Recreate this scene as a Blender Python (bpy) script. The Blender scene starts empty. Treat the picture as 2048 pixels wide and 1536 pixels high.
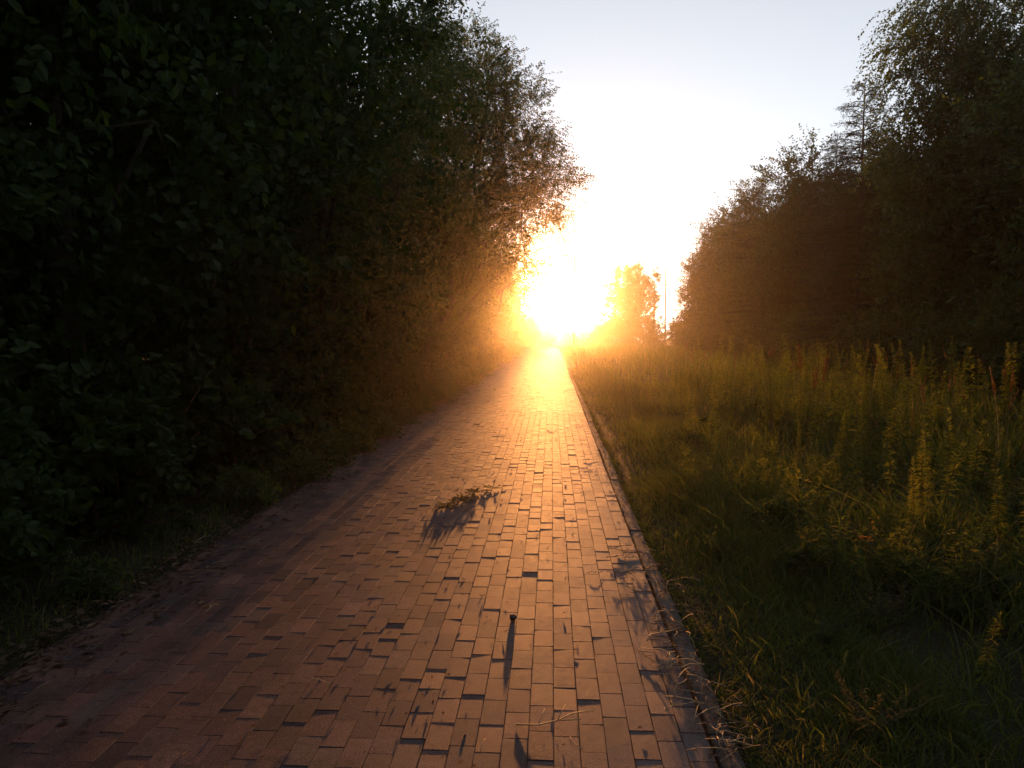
import bpy, math, random
import numpy as np
from mathutils import Vector, Matrix, Euler

R = math.radians
random.seed(7)
rng = np.random.default_rng(11)
S = bpy.context.scene
COL = S.collection

# ------------------------------------------------------------------ camera, sky, sun, exposure
F, PW, PH = 1500.0, 2048, 1536          # focal length and size of the photograph in its pixels
VX, VY = 1103.0, 655.0                  # where the path's parallels meet
CAM_H = 1.6
yaw = math.atan((VX - PW / 2) / F)
pitch = math.atan((PH / 2 - VY) / math.hypot(F, VX - PW / 2))
cam_d = bpy.data.cameras.new('camera')
cam = bpy.data.objects.new('camera', cam_d); COL.objects.link(cam)
cam_d.sensor_width = 36; cam_d.lens = 36 * F / PW
cam_d.clip_start = 0.05; cam_d.clip_end = 3000
cam.location = (0, 0, CAM_H)
cam.rotation_euler = (math.pi / 2 - pitch, 0, yaw)
S.camera = cam

SUN_EL, SUN_AZ = 2.3, -0.3              # degrees; azimuth measured from the path's direction (+Y), + to the right
w = bpy.data.worlds.new('World'); S.world = w; w.use_nodes = True
nt = w.node_tree; nt.nodes.clear()
sky = nt.nodes.new('ShaderNodeTexSky'); sky.sky_type = 'NISHITA'; sky.sun_disc = False
sky.sun_elevation = R(SUN_EL); sky.sun_rotation = R(SUN_AZ)
sky.air_density = 1.0; sky.dust_density = 0.15; sky.ozone_density = 3.0; sky.altitude = 100
hsv = nt.nodes.new('ShaderNodeHueSaturation'); hsv.inputs['Saturation'].default_value = 0.24
bg = nt.nodes.new('ShaderNodeBackground'); bg.inputs['Strength'].default_value = 0.15
wo = nt.nodes.new('ShaderNodeOutputWorld')
nt.links.new(sky.outputs[0], hsv.inputs['Color']); nt.links.new(hsv.outputs[0], bg.inputs[0]); nt.links.new(bg.outputs[0], wo.inputs[0])

sun_d = bpy.data.lights.new('sun', 'SUN'); sun_d.energy = 2.5; sun_d.angle = R(0.53); sun_d.color = (1.0, 0.37, 0.095)
sun = bpy.data.objects.new('sun', sun_d); COL.objects.link(sun)
sd = Vector((math.sin(R(SUN_AZ)) * math.cos(R(SUN_EL)), math.cos(R(SUN_AZ)) * math.cos(R(SUN_EL)), math.sin(R(SUN_EL))))
sun.rotation_euler = sd.to_track_quat('Z', 'Y').to_euler()
sun.location = (0, 60, 30)

S.view_settings.view_transform = 'Standard'; S.view_settings.look = 'None'
S.view_settings.gamma = 1.0; S.view_settings.exposure = 1.72
S.view_settings.use_curve_mapping = False
cy = S.cycles
cy.max_bounces = 5; cy.diffuse_bounces = 2; cy.glossy_bounces = 2; cy.transmission_bounces = 3; cy.transparent_max_bounces = 4; cy.volume_bounces = 0
cy.use_adaptive_sampling = True; cy.adaptive_threshold = 0.018
cy.use_denoising = True
cy.sample_clamp_indirect = 6.0
HAZE_DENSITY, HAZE_G = 0.00085, 0.935

# ------------------------------------------------------------------ helpers
camM = Matrix.Translation(cam.location) @ cam.rotation_euler.to_matrix().to_4x4()
def ray(px, py):
    v = Vector(((px - PW / 2) / F, -(py - PH / 2) / F, -1.0))
    return (camM.to_3x3() @ v)
def at(px, py, Y):
    d = ray(px, py); t = Y / d.y
    return cam.location + d * t
def on_ground(px, py, z=0.0):
    d = ray(px, py); t = (z - CAM_H) / d.z
    return cam.location + d * t

def tag(o, label=None, cat=None, group=None, kind=None):
    if label: o['label'] = label
    if cat: o['category'] = cat
    if group: o['group'] = group
    if kind: o['kind'] = kind
    return o
def link(o, parent=None):
    COL.objects.link(o)
    if parent: o.parent = parent
    return o
def empty(name, loc=(0, 0, 0), rz=0.0, sc=1.0):
    o = bpy.data.objects.new(name, None); o.location = loc; o.rotation_euler = (0, 0, rz)
    o.scale = (sc, sc, sc) if not hasattr(sc, '__len__') else sc
    o.empty_display_size = 0.2
    return link(o)
def mobj(name, me, parent=None, loc=None):
    o = bpy.data.objects.new(name, me)
    if loc is not None: o.location = loc
    return link(o, parent)
def np_mesh(name, v, f, mat=None, smooth=False, k=None, mats=None, mi=None):
    """v (n,3), f (m,k) index array with constant k"""
    me = bpy.data.meshes.new(name)
    v = np.asarray(v, np.float32); f = np.asarray(f, np.int32)
    m, kk = f.shape
    me.vertices.add(len(v)); me.vertices.foreach_set('co', v.ravel())
    me.loops.add(m * kk); me.loops.foreach_set('vertex_index', f.ravel())
    me.polygons.add(m)
    me.polygons.foreach_set('loop_start', np.arange(0, m * kk, kk, dtype=np.int32))
    me.polygons.foreach_set('loop_total', np.full(m, kk, np.int32))
    if mi is not None: me.polygons.foreach_set('material_index', np.asarray(mi, np.int32))
    me.polygons.foreach_set('use_smooth', np.full(m, bool(smooth)))
    for mm in (mats if mats else [mat]):
        if mm: me.materials.append(mm)
    me.update(calc_edges=True)
    return me
def unit(a):
    return a / np.maximum(np.linalg.norm(a, axis=-1, keepdims=True), 1e-9)

class TB:
    """collects tapered tubes as one quad mesh"""
    def __init__(self): self.v = []; self.f = []; self.n = 0
    def tube(self, pts, rad, sides=6):
        pts = np.asarray(pts, float); n = len(pts)
        rad = np.broadcast_to(np.asarray(rad, float), (n,)) if np.ndim(rad) else np.full(n, rad)
        t = np.gradient(pts, axis=0) if n > 1 else np.array([[0, 0, 1.]]); t = unit(t)
        ref = np.array([0.31, 0.17, 0.93]) if abs(t[0] @ np.array([0.31, 0.17, 0.93])) < .93 else np.array([1., 0, 0])
        a = unit(np.cross(t, ref)); b = np.cross(t, a)
        ang = np.linspace(0, 2 * np.pi, sides, endpoint=False)
        ring = pts[:, None, :] + rad[:, None, None] * (np.cos(ang)[None, :, None] * a[:, None, :] + np.sin(ang)[None, :, None] * b[:, None, :])
        self.v.append(ring.reshape(-1, 3))
        i = np.arange(n - 1)[:, None]; j = np.arange(sides)[None, :]; j2 = (j + 1) % sides
        q = np.stack([i * sides + j, i * sides + j2, (i + 1) * sides + j2, (i + 1) * sides + j], -1).reshape(-1, 4) + self.n
        self.f.append(q)
        # end caps as degenerate-free fans of quads (sides is even)
        for base, flip in ((0, True), ((n - 1) * sides, False)):
            for s in range(1, sides - 1, 2):
                c = [base, base + s, base + s + 1, base + (s + 2) % sides]
                if s + 2 >= sides + 1: continue
                self.f.append(np.array([c[::-1] if flip else c]) + self.n)
        self.n += n * sides
    def mesh(self, name, mat, smooth=True):
        f = np.concatenate(self.f)
        ok = np.array([len(set(r)) == 4 for r in f]) if len(f) < 4000 else np.ones(len(f), bool)
        return np_mesh(name, np.concatenate(self.v), f[ok], mat, smooth)

# ------------------------------------------------------------------ materials
def new_mat(name):
    m = bpy.data.materials.new(name); m.use_nodes = True
    n = m.node_tree; n.nodes.clear()
    out = n.nodes.new('ShaderNodeOutputMaterial')
    return m, n, out
def ramp(n, fac, cols):
    r = n.nodes.new('ShaderNodeValToRGB'); n.links.new(fac, r.inputs[0])
    e = r.color_ramp.elements
    while len(e) < len(cols): e.new(0.5)
    for i, (p, c) in enumerate(cols): e[i].position = p; e[i].color = (*c, 1)
    return r.outputs[0]
def leaf_mat(name, cols, trans=1.6, tfac=0.42, gloss=0.02, rough=0.55):
    """thin leaf: diffuse + light let through + a little sheen; each leaf its own tone"""
    m, n, out = new_mat(name)
    geo = n.nodes.new('ShaderNodeNewGeometry'); oi = n.nodes.new('ShaderNodeObjectInfo')
    add = n.nodes.new('ShaderNodeMath'); add.operation = 'MULTIPLY_ADD'; add.inputs[1].default_value = 0.75
    mul = n.nodes.new('ShaderNodeMath'); mul.operation = 'MULTIPLY'; mul.inputs[1].default_value = 0.25
    n.links.new(oi.outputs['Random'], mul.inputs[0])
    n.links.new(geo.outputs['Random Per Island'], add.inputs[0]); n.links.new(mul.outputs[0], add.inputs[2])
    c = ramp(n, add.outputs[0], cols)
    dif = n.nodes.new('ShaderNodeBsdfDiffuse'); n.links.new(c, dif.inputs[0])
    tc = n.nodes.new('ShaderNodeMix'); tc.data_type = 'RGBA'; tc.blend_type = 'MULTIPLY'; tc.inputs[0].default_value = 1
    n.links.new(c, tc.inputs[6]); tc.inputs[7].default_value = (trans * 1.25, trans * 1.15, trans * 0.55, 1)
    tr = n.nodes.new('ShaderNodeBsdfTranslucent'); n.links.new(tc.outputs[2], tr.inputs[0])
    mx = n.nodes.new('ShaderNodeMixShader'); mx.inputs[0].default_value = tfac
    n.links.new(dif.outputs[0], mx.inputs[1]); n.links.new(tr.outputs[0], mx.inputs[2])
    gl = n.nodes.new('ShaderNodeBsdfGlossy'); gl.inputs['Roughness'].default_value = rough; gl.inputs[0].default_value = (.9, .9, .9, 1)
    mg = n.nodes.new('ShaderNodeMixShader'); mg.inputs[0].default_value = gloss
    n.links.new(mx.outputs[0], mg.inputs[1]); n.links.new(gl.outputs[0], mg.inputs[2])
    n.links.new(mg.outputs[0], out.inputs[0])
    return m
def rough_mat(name, cols, scale=8.0, rough=0.85, bump=0.3, bscale=60.0, spec=0.3, bdist=0.01):
    m, n, out = new_mat(name)
    p = n.nodes.new('ShaderNodeBsdfPrincipled'); p.inputs['Roughness'].default_value = rough; p.inputs['Specular IOR Level'].default_value = spec
    tc = n.nodes.new('ShaderNodeTexCoord')
    nz = n.nodes.new('ShaderNodeTexNoise'); nz.inputs['Scale'].default_value = scale; nz.inputs['Detail'].default_value = 6
    n.links.new(tc.outputs['Object'], nz.inputs['Vector'])
    n.links.new(ramp(n, nz.outputs[0], cols), p.inputs['Base Color'])
    nb = n.nodes.new('ShaderNodeTexNoise'); nb.inputs['Scale'].default_value = bscale; nb.inputs['Detail'].default_value = 4
    n.links.new(tc.outputs['Object'], nb.inputs['Vector'])
    b = n.nodes.new('ShaderNodeBump'); b.inputs['Strength'].default_value = bump; b.inputs['Distance'].default_value = bdist
    n.links.new(nb.outputs[0], b.inputs['Height']); n.links.new(b.outputs[0], p.inputs['Normal'])
    n.links.new(p.outputs[0], out.inputs[0])
    return m
def brick_mat():
    m, n, out = new_mat('paving_brick_clay')
    p = n.nodes.new('ShaderNodeBsdfPrincipled')
    at_ = n.nodes.new('ShaderNodeAttribute'); at_.attribute_name = 'tone'
    oi = n.nodes.new('ShaderNodeObjectInfo'); geo = n.nodes.new('ShaderNodeNewGeometry')
    mu = n.nodes.new('ShaderNodeMath'); mu.operation = 'ADD'
    sub = n.nodes.new('ShaderNodeMath'); sub.operation = 'MULTIPLY'
    n.links.new(oi.outputs['Random'], sub.inputs[0]); n.links.new(at_.outputs['Alpha'], sub.inputs[1])
    n.links.new(at_.outputs['Fac'], mu.inputs[0]); n.links.new(oi.outputs['Random'], mu.inputs[1])
    fr = n.nodes.new('ShaderNodeMath'); fr.operation = 'FRACT'; n.links.new(mu.outputs[0], fr.inputs[0])
    base = ramp(n, fr.outputs[0], [(0.0, (.062, .041, .046)), (.16, (.090, .050, .052)), (.3, (.125, .064, .060)), (.6, (.145, .074, .066)), (.85, (.182, .098, .080)), (.93, (.12, .078, .075)), (1.0, (.078, .053, .058))])
    # grit, pale specks and broad dirt in world space
    n1 = n.nodes.new('ShaderNodeTexNoise'); n1.inputs['Scale'].default_value = 150; n1.inputs['Detail'].default_value = 4
    n2 = n.nodes.new('ShaderNodeTexNoise'); n2.inputs['Scale'].default_value = 3.2; n2.inputs['Detail'].default_value = 5
    n3 = n.nodes.new('ShaderNodeTexNoise'); n3.inputs['Scale'].default_value = 28; n3.inputs['Detail'].default_value = 5
    for q in (n1, n2, n3): n.links.new(geo.outputs['Position'], q.inputs['Vector'])
    def mult(col, fac_out, lo, hi, amt):
        mr = n.nodes.new('ShaderNodeMapRange'); mr.inputs[1].default_value = .3; mr.inputs[2].default_value = .7; mr.inputs[3].default_value = lo; mr.inputs[4].default_value = hi
        n.links.new(fac_out, mr.inputs[0])
        mx = n.nodes.new('ShaderNodeMix'); mx.data_type = 'RGBA'; mx.blend_type = 'MULTIPLY'; mx.inputs[0].default_value = amt
        n.links.new(col, mx.inputs[6]); n.links.new(mr.outputs[0], mx.inputs[7])
        return mx.outputs[2]
    c = mult(base, n1.outputs[0], .35, 1.65, 1); c = mult(c, n2.outputs[0], .68, 1.22, 1); c = mult(c, n3.outputs[0], .72, 1.2, 1)
    vo = n.nodes.new('ShaderNodeTexVoronoi'); vo.inputs['Scale'].default_value = 55; n.links.new(geo.outputs['Position'], vo.inputs['Vector'])
    sp = n.nodes.new('ShaderNodeMath'); sp.operation = 'LESS_THAN'; sp.inputs[1].default_value = .085; n.links.new(vo.outputs['Distance'], sp.inputs[0])
    ms = n.nodes.new('ShaderNodeMix'); ms.data_type = 'RGBA'; n.links.new(sp.outputs[0], ms.inputs[0]); n.links.new(c, ms.inputs[6]); ms.inputs[7].default_value = (.34, .26, .2, 1)
    n.links.new(ms.outputs[2], p.inputs['Base Color'])
    rr = n.nodes.new('ShaderNodeMapRange'); rr.inputs[3].default_value = .55; rr.inputs[4].default_value = .75; n.links.new(n3.outputs[0], rr.inputs[0])
    n.links.new(rr.outputs[0], p.inputs['Roughness']); p.inputs['Specular IOR Level'].default_value = .36
    b = n.nodes.new('ShaderNodeBump'); b.inputs['Strength'].default_value = .6; b.inputs['Distance'].default_value = .0011
    n.links.new(n1.outputs[0], b.inputs['Height'])
    b2 = n.nodes.new('ShaderNodeBump'); b2.inputs['Strength'].default_value = .10; b2.inputs['Distance'].default_value = .003
    n.links.new(n3.outputs[0], b2.inputs['Height']); n.links.new(b.outputs[0], b2.inputs['Normal'])
    n.links.new(b2.outputs[0], p.inputs['Normal'])
    n.links.new(p.outputs[0], out.inputs[0])
    return m

M = {}
M['brick'] = brick_mat()
M['sand'] = rough_mat('joint_sand', [(.3, (.030, .021, .016)), (.7, (.085, .058, .045))], 14, .95, .5, 200)
M['kerb'] = rough_mat('kerb_concrete', [(.3, (.085, .068, .066)), (.7, (.14, .115, .11))], 6, .8, .4, 180, bdist=.003)
M['soil'] = rough_mat('verge_soil', [(.25, (.018, .015, .009)), (.55, (.03, .03, .014)), (.8, (.045, .038, .02))], 3, .95, .8, 25, bdist=.04)
M['bark'] = rough_mat('grey_brown_bark', [(.3, (.035, .028, .022)), (.7, (.085, .07, .055))], 12, .9, .8, 40, bdist=.02)
M['birch'] = rough_mat('birch_bark', [(.35, (.06, .055, .05)), (.5, (.40, .38, .35)), (.7, (.5, .48, .45))], 5, .8, .4, 40)
M['metal'] = rough_mat('galvanised_metal', [(.3, (.22, .22, .22)), (.7, (.3, .3, .3))], 5, .45, .1, 80, .5)
M['wood'] = rough_mat('pole_wood', [(.3, (.06, .045, .035)), (.7, (.11, .085, .065))], 5, .85, .4, 50)
M['glass'] = rough_mat('lamp_diffuser', [(.3, (.6, .6, .58)), (.7, (.65, .65, .62))], 5, .3, .02, 50, .5)
M['leaf'] = leaf_mat('tree_leaf', [(0, (.028, .046, .014)), (.5, (.050, .078, .022)), (1, (.08, .105, .03))])
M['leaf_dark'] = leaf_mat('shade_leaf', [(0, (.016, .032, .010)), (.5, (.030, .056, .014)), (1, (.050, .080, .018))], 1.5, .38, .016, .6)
M['leaf_far'] = leaf_mat('wood_edge_leaf', [(0, (.022, .044, .012)), (.5, (.040, .070, .018)), (1, (.066, .095, .024))], 1.6, .42, .03)
M['needle'] = leaf_mat('spruce_needle', [(0, (.018, .032, .014)), (1, (.036, .055, .02))], 1.0, .2, .02)
M['grass'] = leaf_mat('meadow_grass', [(0, (.03, .048, .013)), (.5, (.058, .088, .02)), (.82, (.095, .11, .03)), (.93, (.16, .13, .06)), (1, (.28, .22, .12))], 2.1, .48, .02)
M['goldenrod'] = leaf_mat('goldenrod_leaf', [(0, (.07, .095, .018)), (.6, (.11, .135, .024)), (1, (.16, .16, .03))], 2.0, .55, .02)
M['stem'] = leaf_mat('green_stem', [(0, (.07, .08, .025)), (1, (.12, .09, .035))], 1.0, .1, .03)
M['reed'] = leaf_mat('red_brown_seedhead', [(0, (.085, .045, .022)), (1, (.16, .085, .04))], 1.3, .35, .02)
M['straw'] = rough_mat('dry_straw', [(.3, (.34, .25, .14)), (.7, (.5, .4, .25))], 40, .6, .1, 90, .4)
M['twig'] = rough_mat('dry_twig', [(.3, (.10, .06, .04)), (.7, (.2, .13, .09))], 40, .7, .2, 90, .4)
M['dead'] = leaf_mat('dead_leaf', [(0, (.05, .03, .018)), (.5, (.11, .07, .04)), (.85, (.18, .12, .07)), (1, (.3, .22, .14))], 1.2, .25, .03)
M['wilt'] = leaf_mat('wilted_leaf', [(0, (.06, .06, .02)), (.5, (.10, .09, .03)), (1, (.17, .13, .05))], 1.4, .35, .04)
M['petal'] = leaf_mat('yellow_petal', [(0, (.6, .42, .05)), (1, (.75, .58, .12))], 1.0, .4, .02)
M['rustleaf'] = leaf_mat('orange_leaf', [(0, (.30, .12, .03)), (1, (.5, .25, .06))], 1.2, .5, .02)
M['pebble'] = rough_mat('dark_pebble', [(.3, (.045, .038, .035)), (.7, (.085, .07, .065))], 30, .6, .3, 120, .5, .002)

# ------------------------------------------------------------------ terrain
def zc(y):
    """the path lies level for 25 m, then falls gently away over a crest"""
    d = np.clip(np.asarray(y, float) - 25, 0, None); k = .000178
    return -np.where(d < 85, k * d * d, k * 85 * 85 + 2 * k * 85 * (d - 85) * .35)
PX0, PX1 = -2.53, .615
def zg(x, y):
    x = np.asarray(x, float); y = np.asarray(y, float)
    z = zc(y) - .035
    left = np.clip(-2.65 - x, 0, 6); z = z + .10 * left - .004 * left ** 2
    right = np.clip(x - .78, 0, 40); z = z + np.where(right > 0, .035 * np.tanh(right * 4), 0) - .02 * np.clip(right - 3, 0, 8)
    b = .03 * np.sin(1.7 * x + .6 * y) + .025 * np.sin(2.9 * y - 1.1 * x + 1) + .02 * np.sin(4.7 * x + 3.9 * y)
    edge = np.clip(np.maximum(-2.7 - x, x - .85) / .8, 0, 1)
    z = z + b * edge
    return z - np.where((x > -2.66) & (x < .73), .06, 0)
def build_ground():
    xs = np.concatenate([np.linspace(-260, -30, 14), np.linspace(-28, -2.9, 60), [-2.66, -2.655, .722, .735], np.linspace(.95, 22, 80), np.linspace(26, 260, 14)])
    ys = np.concatenate([np.linspace(-30, 0, 10), np.linspace(.4, 24, 100), np.linspace(24.8, 120, 80), np.linspace(128, 320, 18)])
    X, Y = np.meshgrid(xs, ys); Z = zg(X, Y)
    v = np.stack([X, Y, Z], -1).reshape(-1, 3)
    nx, ny = len(xs), len(ys)
    i = np.arange(ny - 1)[:, None] * nx + np.arange(nx - 1)[None, :]
    f = np.stack([i, i + 1, i + nx + 1, i + nx], -1).reshape(-1, 4)
    o = mobj('ground', np_mesh('ground', v, f, M['soil'], True)); tag(o, kind='structure')
build_ground()

# ------------------------------------------------------------------ brick path: bed, bricks, kerb stones
def build_path():
    ys = np.concatenate([np.linspace(1.0, 25, 25), np.linspace(26, 118, 60)])
    v = []; f = []
    for y in ys:
        z = float(zc(y)) - .0065
        v += [(PX0, y, z), (PX1, y, z), (PX0, y, z - .05), (PX1, y, z - .05)]
    for i in range(len(ys) - 1):
        a = i * 4; b = a + 4
        f += [(a, a + 1, b + 1, b)]
    path = mobj('path', np_mesh('path', v, f, M['sand'])); tag(path, kind='structure')

    # brick meshes: worn top with a chamfer, a few variants
    W, L = .0982, .1978
    def brick_np(var, simple=False):
        r = np.random.default_rng(100 + var)
        hw, hl = W / 2, L / 2
        if simple:
            t = np.array([(-hw, -hl, 0), (hw, -hl, 0), (hw, hl, 0), (-hw, hl, 0), (-hw, -hl, -.03), (hw, -hl, -.03), (hw, hl, -.03), (-hw, hl, -.03)])
            q = np.array([(0, 1, 2, 3), (0, 4, 5, 1), (1, 5, 6, 2), (2, 6, 7, 3), (3, 7, 4, 0)])
            return t, q
        c = .0011 + .0012 * r.random(4)
        j = lambda: (r.random() - .5) * .0016
        ring = [(-hw, -hl), (hw, -hl), (hw, hl), (-hw, hl)]
        top = [(x - math.copysign(c[i], x) + j(), y - math.copysign(c[i], y) + j(), j() * .3) for i, (x, y) in enumerate(ring)]
        mid = [(x + j() * .6, y + j() * .6, -c[i] * .9) for i, (x, y) in enumerate(ring)]
        low = [(x, y, -.035) for (x, y) in ring]
        t = np.array(top + mid + low)
        q = [(0, 1, 2, 3)]
        for i in range(4):
            k = (i + 1) % 4
            q += [(4 + i, 4 + k, k, i), (8 + i, 8 + k, 4 + k, 4 + i)]
        return t, np.array(q)
    variants = [brick_np(k) for k in range(10)]
    vmesh = []
    for k, (t, q) in enumerate(variants):
        me = np_mesh('brick', t, q, M['brick'])
        a = me.attributes.new('tone', 'FLOAT', 'FACE'); a.data.foreach_set('value', np.zeros(len(q), np.float32))
        vmesh.append(me)
    st, sq = brick_np(0, True)

    r = np.random.default_rng(5)
    rows = []
    for k in range(31):
        xc = .565 - k * .1
        off = (k % 2) * .1 + .02 * math.sin(k * 1.9) + r.normal(0, .012)
        y = 1.2 + off
        while y < 117:
            rows.append((xc + r.normal(0, .0007), y + r.normal(0, .0012), k)); y += .2003
    rows = np.array(rows)
    n = len(rows)
    # height and tilt: mostly within a millimetre or two, some bricks stand proud; the worn middle of the path is rougher
    wob = .0016 * np.sin(rows[:, 0] * 5 + rows[:, 1] * .9) + .0012 * np.sin(rows[:, 1] * 2.3 + rows[:, 0] * 2)
    dz = r.normal(0, .0005, n) + .5 * wob + np.where(r.random(n) < .065, r.uniform(.0008, .0031, n), 0)
    tx = r.normal(-.001, .0042, n); ty = r.normal(0, .0045, n); tz = r.normal(0, .004, n)
    near = rows[:, 1] > 0
    # the 300 that show largest in the photograph become parts
    dist = rows[:, 1]
    pxx = VX + rows[:, 0] * F / dist; pyy = VY + F * CAM_H / dist
    inside = (pyy < PH + 20) & (pxx > -25) & (pxx < PW)
    area = np.where(inside, 1.0 / dist ** 3, 0)
    order = np.argsort(-area)
    part = np.zeros(n, bool); part[order[:300]] = True
    for i in np.nonzero(part)[0]:
        o = bpy.data.objects.new('brick', vmesh[int(r.integers(10))])
        o.location = (rows[i, 0], rows[i, 1], float(zc(rows[i, 1])) + dz[i])
        o.rotation_euler = (tx[i], ty[i], tz[i] + (math.pi if r.random() < .5 else 0))
        link(o, path)
    # the rest, real bricks too, as one part
    V = []; Q = []; T = []; base = 0
    for i in np.nonzero(~part)[0]:
        y = rows[i, 1]
        t, q = variants[i % 10] if y < 14 else (st, sq)
        t = t.copy()
        t[:, 2] += t[:, 1] * tx[i] - t[:, 0] * ty[i] + dz[i]
        cz, sz = math.cos(tz[i]), math.sin(tz[i])
        x0 = t[:, 0] * cz - t[:, 1] * sz; y0 = t[:, 0] * sz + t[:, 1] * cz
        yy = y0 + y
        t = np.stack([x0 + rows[i, 0], yy, t[:, 2] + zc(yy)], -1)
        V.append(t); Q.append(q + base); base += len(t); T.append(np.full(len(q), r.random(), np.float32))
    me = np_mesh('paving_bricks', np.concatenate(V), np.concatenate(Q), M['brick'])
    a = me.attributes.new('tone', 'FLOAT', 'FACE'); a.data.foreach_set('value', np.concatenate(T))
    tag(mobj('paving_bricks', me, path), kind='stuff')

    # kerb stones either side, each a metre long
    def stone(r, l=.986, wd=.09):
        c = .006
        hw, hl = wd / 2, l / 2
        t = []
        for inset, z in ((c, 0), (0, -c), (0, -.12)):
            t += [(-hw + inset, -hl + inset, z + r.normal(0, .0008)), (hw - inset, -hl + inset, z + r.normal(0, .0008)), (hw - inset, hl - inset, z), (-hw + inset, hl - inset, z)]
        q = [(0, 1, 2, 3)]
        for lv in (0, 4):
            for i in range(4):
                k = (i + 1) % 4; q.append((lv + 4 + i, lv + 4 + k, lv + k, lv + i))
        return np_mesh('kerb_stone', t, q, M['kerb'])
    stones = [stone(r) for _ in range(4)]
    kerb = empty('kerb', (.676, 0, 0)); tag(kerb, kind='structure')
    for K, y1 in ((kerb, 110),):
        y = 1.4
        while y < y1:
            o = bpy.data.objects.new('kerb_stone', stones[int(r.integers(4))])
            sl = float(zc(y + .5) - zc(y - .5))
            o.location = (r.normal(0, .006), y, float(zc(y)) - .006 + r.normal(0, .003)); o.rotation_euler = (math.atan(sl) + r.normal(0, .002), r.normal(0, .01), r.normal(0, .002))
            link(o, K); y += 1.0
build_path()

# ------------------------------------------------------------------ foliage
def leaf_arrays(base, axis, nrm, ln, wd, detail=False):
    """leaf blades as triangles folded along the midrib; base/axis/nrm (n,3)"""
    axis = unit(axis); side = unit(np.cross(axis, nrm)); up = np.cross(side, axis)
    ln = ln[:, None]; wd = wd[:, None]
    n = len(base)
    if detail == 'lobed':
        prof = [(.0, .0), (.01, .30), (.24, .33), (.40, .50), (.60, .30), (1., .0)]
        P = [base + axis * ln * .35 + up * wd * .05]
        for sg in (1, -1):
            for (u_, s_) in (prof if sg == 1 else prof[1:-1]):
                P.append(base + axis * ln * u_ + side * wd * s_ * sg * .9 + up * wd * (.12 * abs(s_)) - up * ln * .12 * u_ * u_)
        v = np.stack(P, 1).reshape(-1, 3); k = len(P)
        ringi = [1, 2, 3, 4, 5, 6, 10, 9, 8, 7]
        i = np.arange(n)[:, None] * k
        f = np.concatenate([i + np.array([[0, ringi[q], ringi[(q + 1) % 10]]]) for q in range(10)], 0)
        return v, f
    if not detail:
        m = base + axis * ln * .45 + up * wd * .12
        tip = base + axis * ln - up * ln * .10
        v = np.stack([base, m - side * wd * .5, tip, m + side * wd * .5], 1).reshape(-1, 3)
        i = np.arange(n)[:, None] * 4
        f = np.concatenate([i + np.array([[0, 1, 2]]), i + np.array([[0, 2, 3]])], 0)
        return v, f
    a = base + axis * ln * .28 + up * wd * .10; b = base + axis * ln * .62 + up * wd * .08 - up * ln * .03
    tip = base + axis * ln - up * ln * .14
    v = np.stack([base, a - side * wd * .46, b - side * wd * .42, tip, b + side * wd * .42, a + side * wd * .46], 1).reshape(-1, 3)
    i = np.arange(n)[:, None] * 6
    f = np.concatenate([i + np.array([[q]]).reshape(1, 3) for q in ((0, 1, 2), (0, 2, 3), (0, 3, 4), (0, 4, 5))], 0)
    return v, f
def sprays(r, pos, dirn, length, per, leaf_l, leaf_w, droop=.25, detail=False, spread=.9):
    """twig sprays: leaves set alternately along a drooping twig; returns leaf mesh arrays and the twig end points"""
    n = len(pos)
    t = (np.arange(per) + .6) / per
    d = unit(dirn)
    ref = unit(r.normal(size=(n, 3)))
    side = unit(np.cross(d, ref)); up = np.cross(side, d)
    P = pos[:, None, :] + d[:, None, :] * (length[:, None, None] * t[None, :, None])
    P[:, :, 2] -= droop * length[:, None] * t[None, :] ** 2
    alt = np.where(np.arange(per) % 2 == 0, 1, -1)[None, :, None]
    ax = d[:, None, :] * .55 + side[:, None, :] * alt * spread + r.normal(0, .28, (n, per, 3))
    ax[:, :, 2] -= droop * .8
    P = P + r.normal(0, .02, P.shape) * length[:, None, None]
    nr = up[:, None, :] + np.array([0, 0, .7]) + r.normal(0, .45, (n, per, 3))
    s = r.uniform(.65, 1.2, n * per)
    return leaf_arrays(P.reshape(-1, 3), ax.reshape(-1, 3), nr.reshape(-1, 3), leaf_l * s, leaf_w * s * r.uniform(.85, 1.15, n * per), detail)

def in_lobes(r, lobes, n, lo=.55):
    """points in the outer part of a cluster of ellipsoids (cx,cy,cz,rx,ry,rz), with outward directions"""
    L = np.array(lobes, float)
    wgt = (L[:, 3] * L[:, 4] * L[:, 5]) ** (2 / 3); wgt /= wgt.sum()
    k = r.choice(len(L), n, p=wgt)
    u = unit(r.normal(size=(n, 3)))
    rad = (lo ** 3 + (1 - lo ** 3) * r.random(n)) ** (1 / 3)
    ph = r.random(3) * 6
    bump = 1 + .16 * np.sin(5 * u[:, 0] + ph[0] + k) * np.sin(5 * u[:, 1] + ph[1]) + .12 * np.sin(9 * u[:, 2] + ph[2] + 2 * k)
    p = L[k, :3] + u * L[k, 3:] * (rad * bump)[:, None]
    o = unit(u / L[k, 3:])
    return p, o, k
def lobes_for(r, H, Rr, base, n=11, lean=(0, 0), pointed=False):
    out = []
    for i in range(n):
        t = i / (n - 1)
        z = base + (H - base) * (.06 + .88 * t)
        prof = (math.sin(math.pi * (.18 + .72 * t)) ** .7) if not pointed else (1.02 - t) * .9
        a = i * 2.4 + r.random() * .8
        rr = Rr * prof
        off = rr * (r.uniform(.35, .62) if i < n - 1 else .1)
        s = max(.26 * Rr, rr * r.uniform(.40, .66))
        out.append((math.cos(a) * off + lean[0] * t, math.sin(a) * off + lean[1] * t, z, s, s, s * r.uniform(.7, .95)))
    return out

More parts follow.
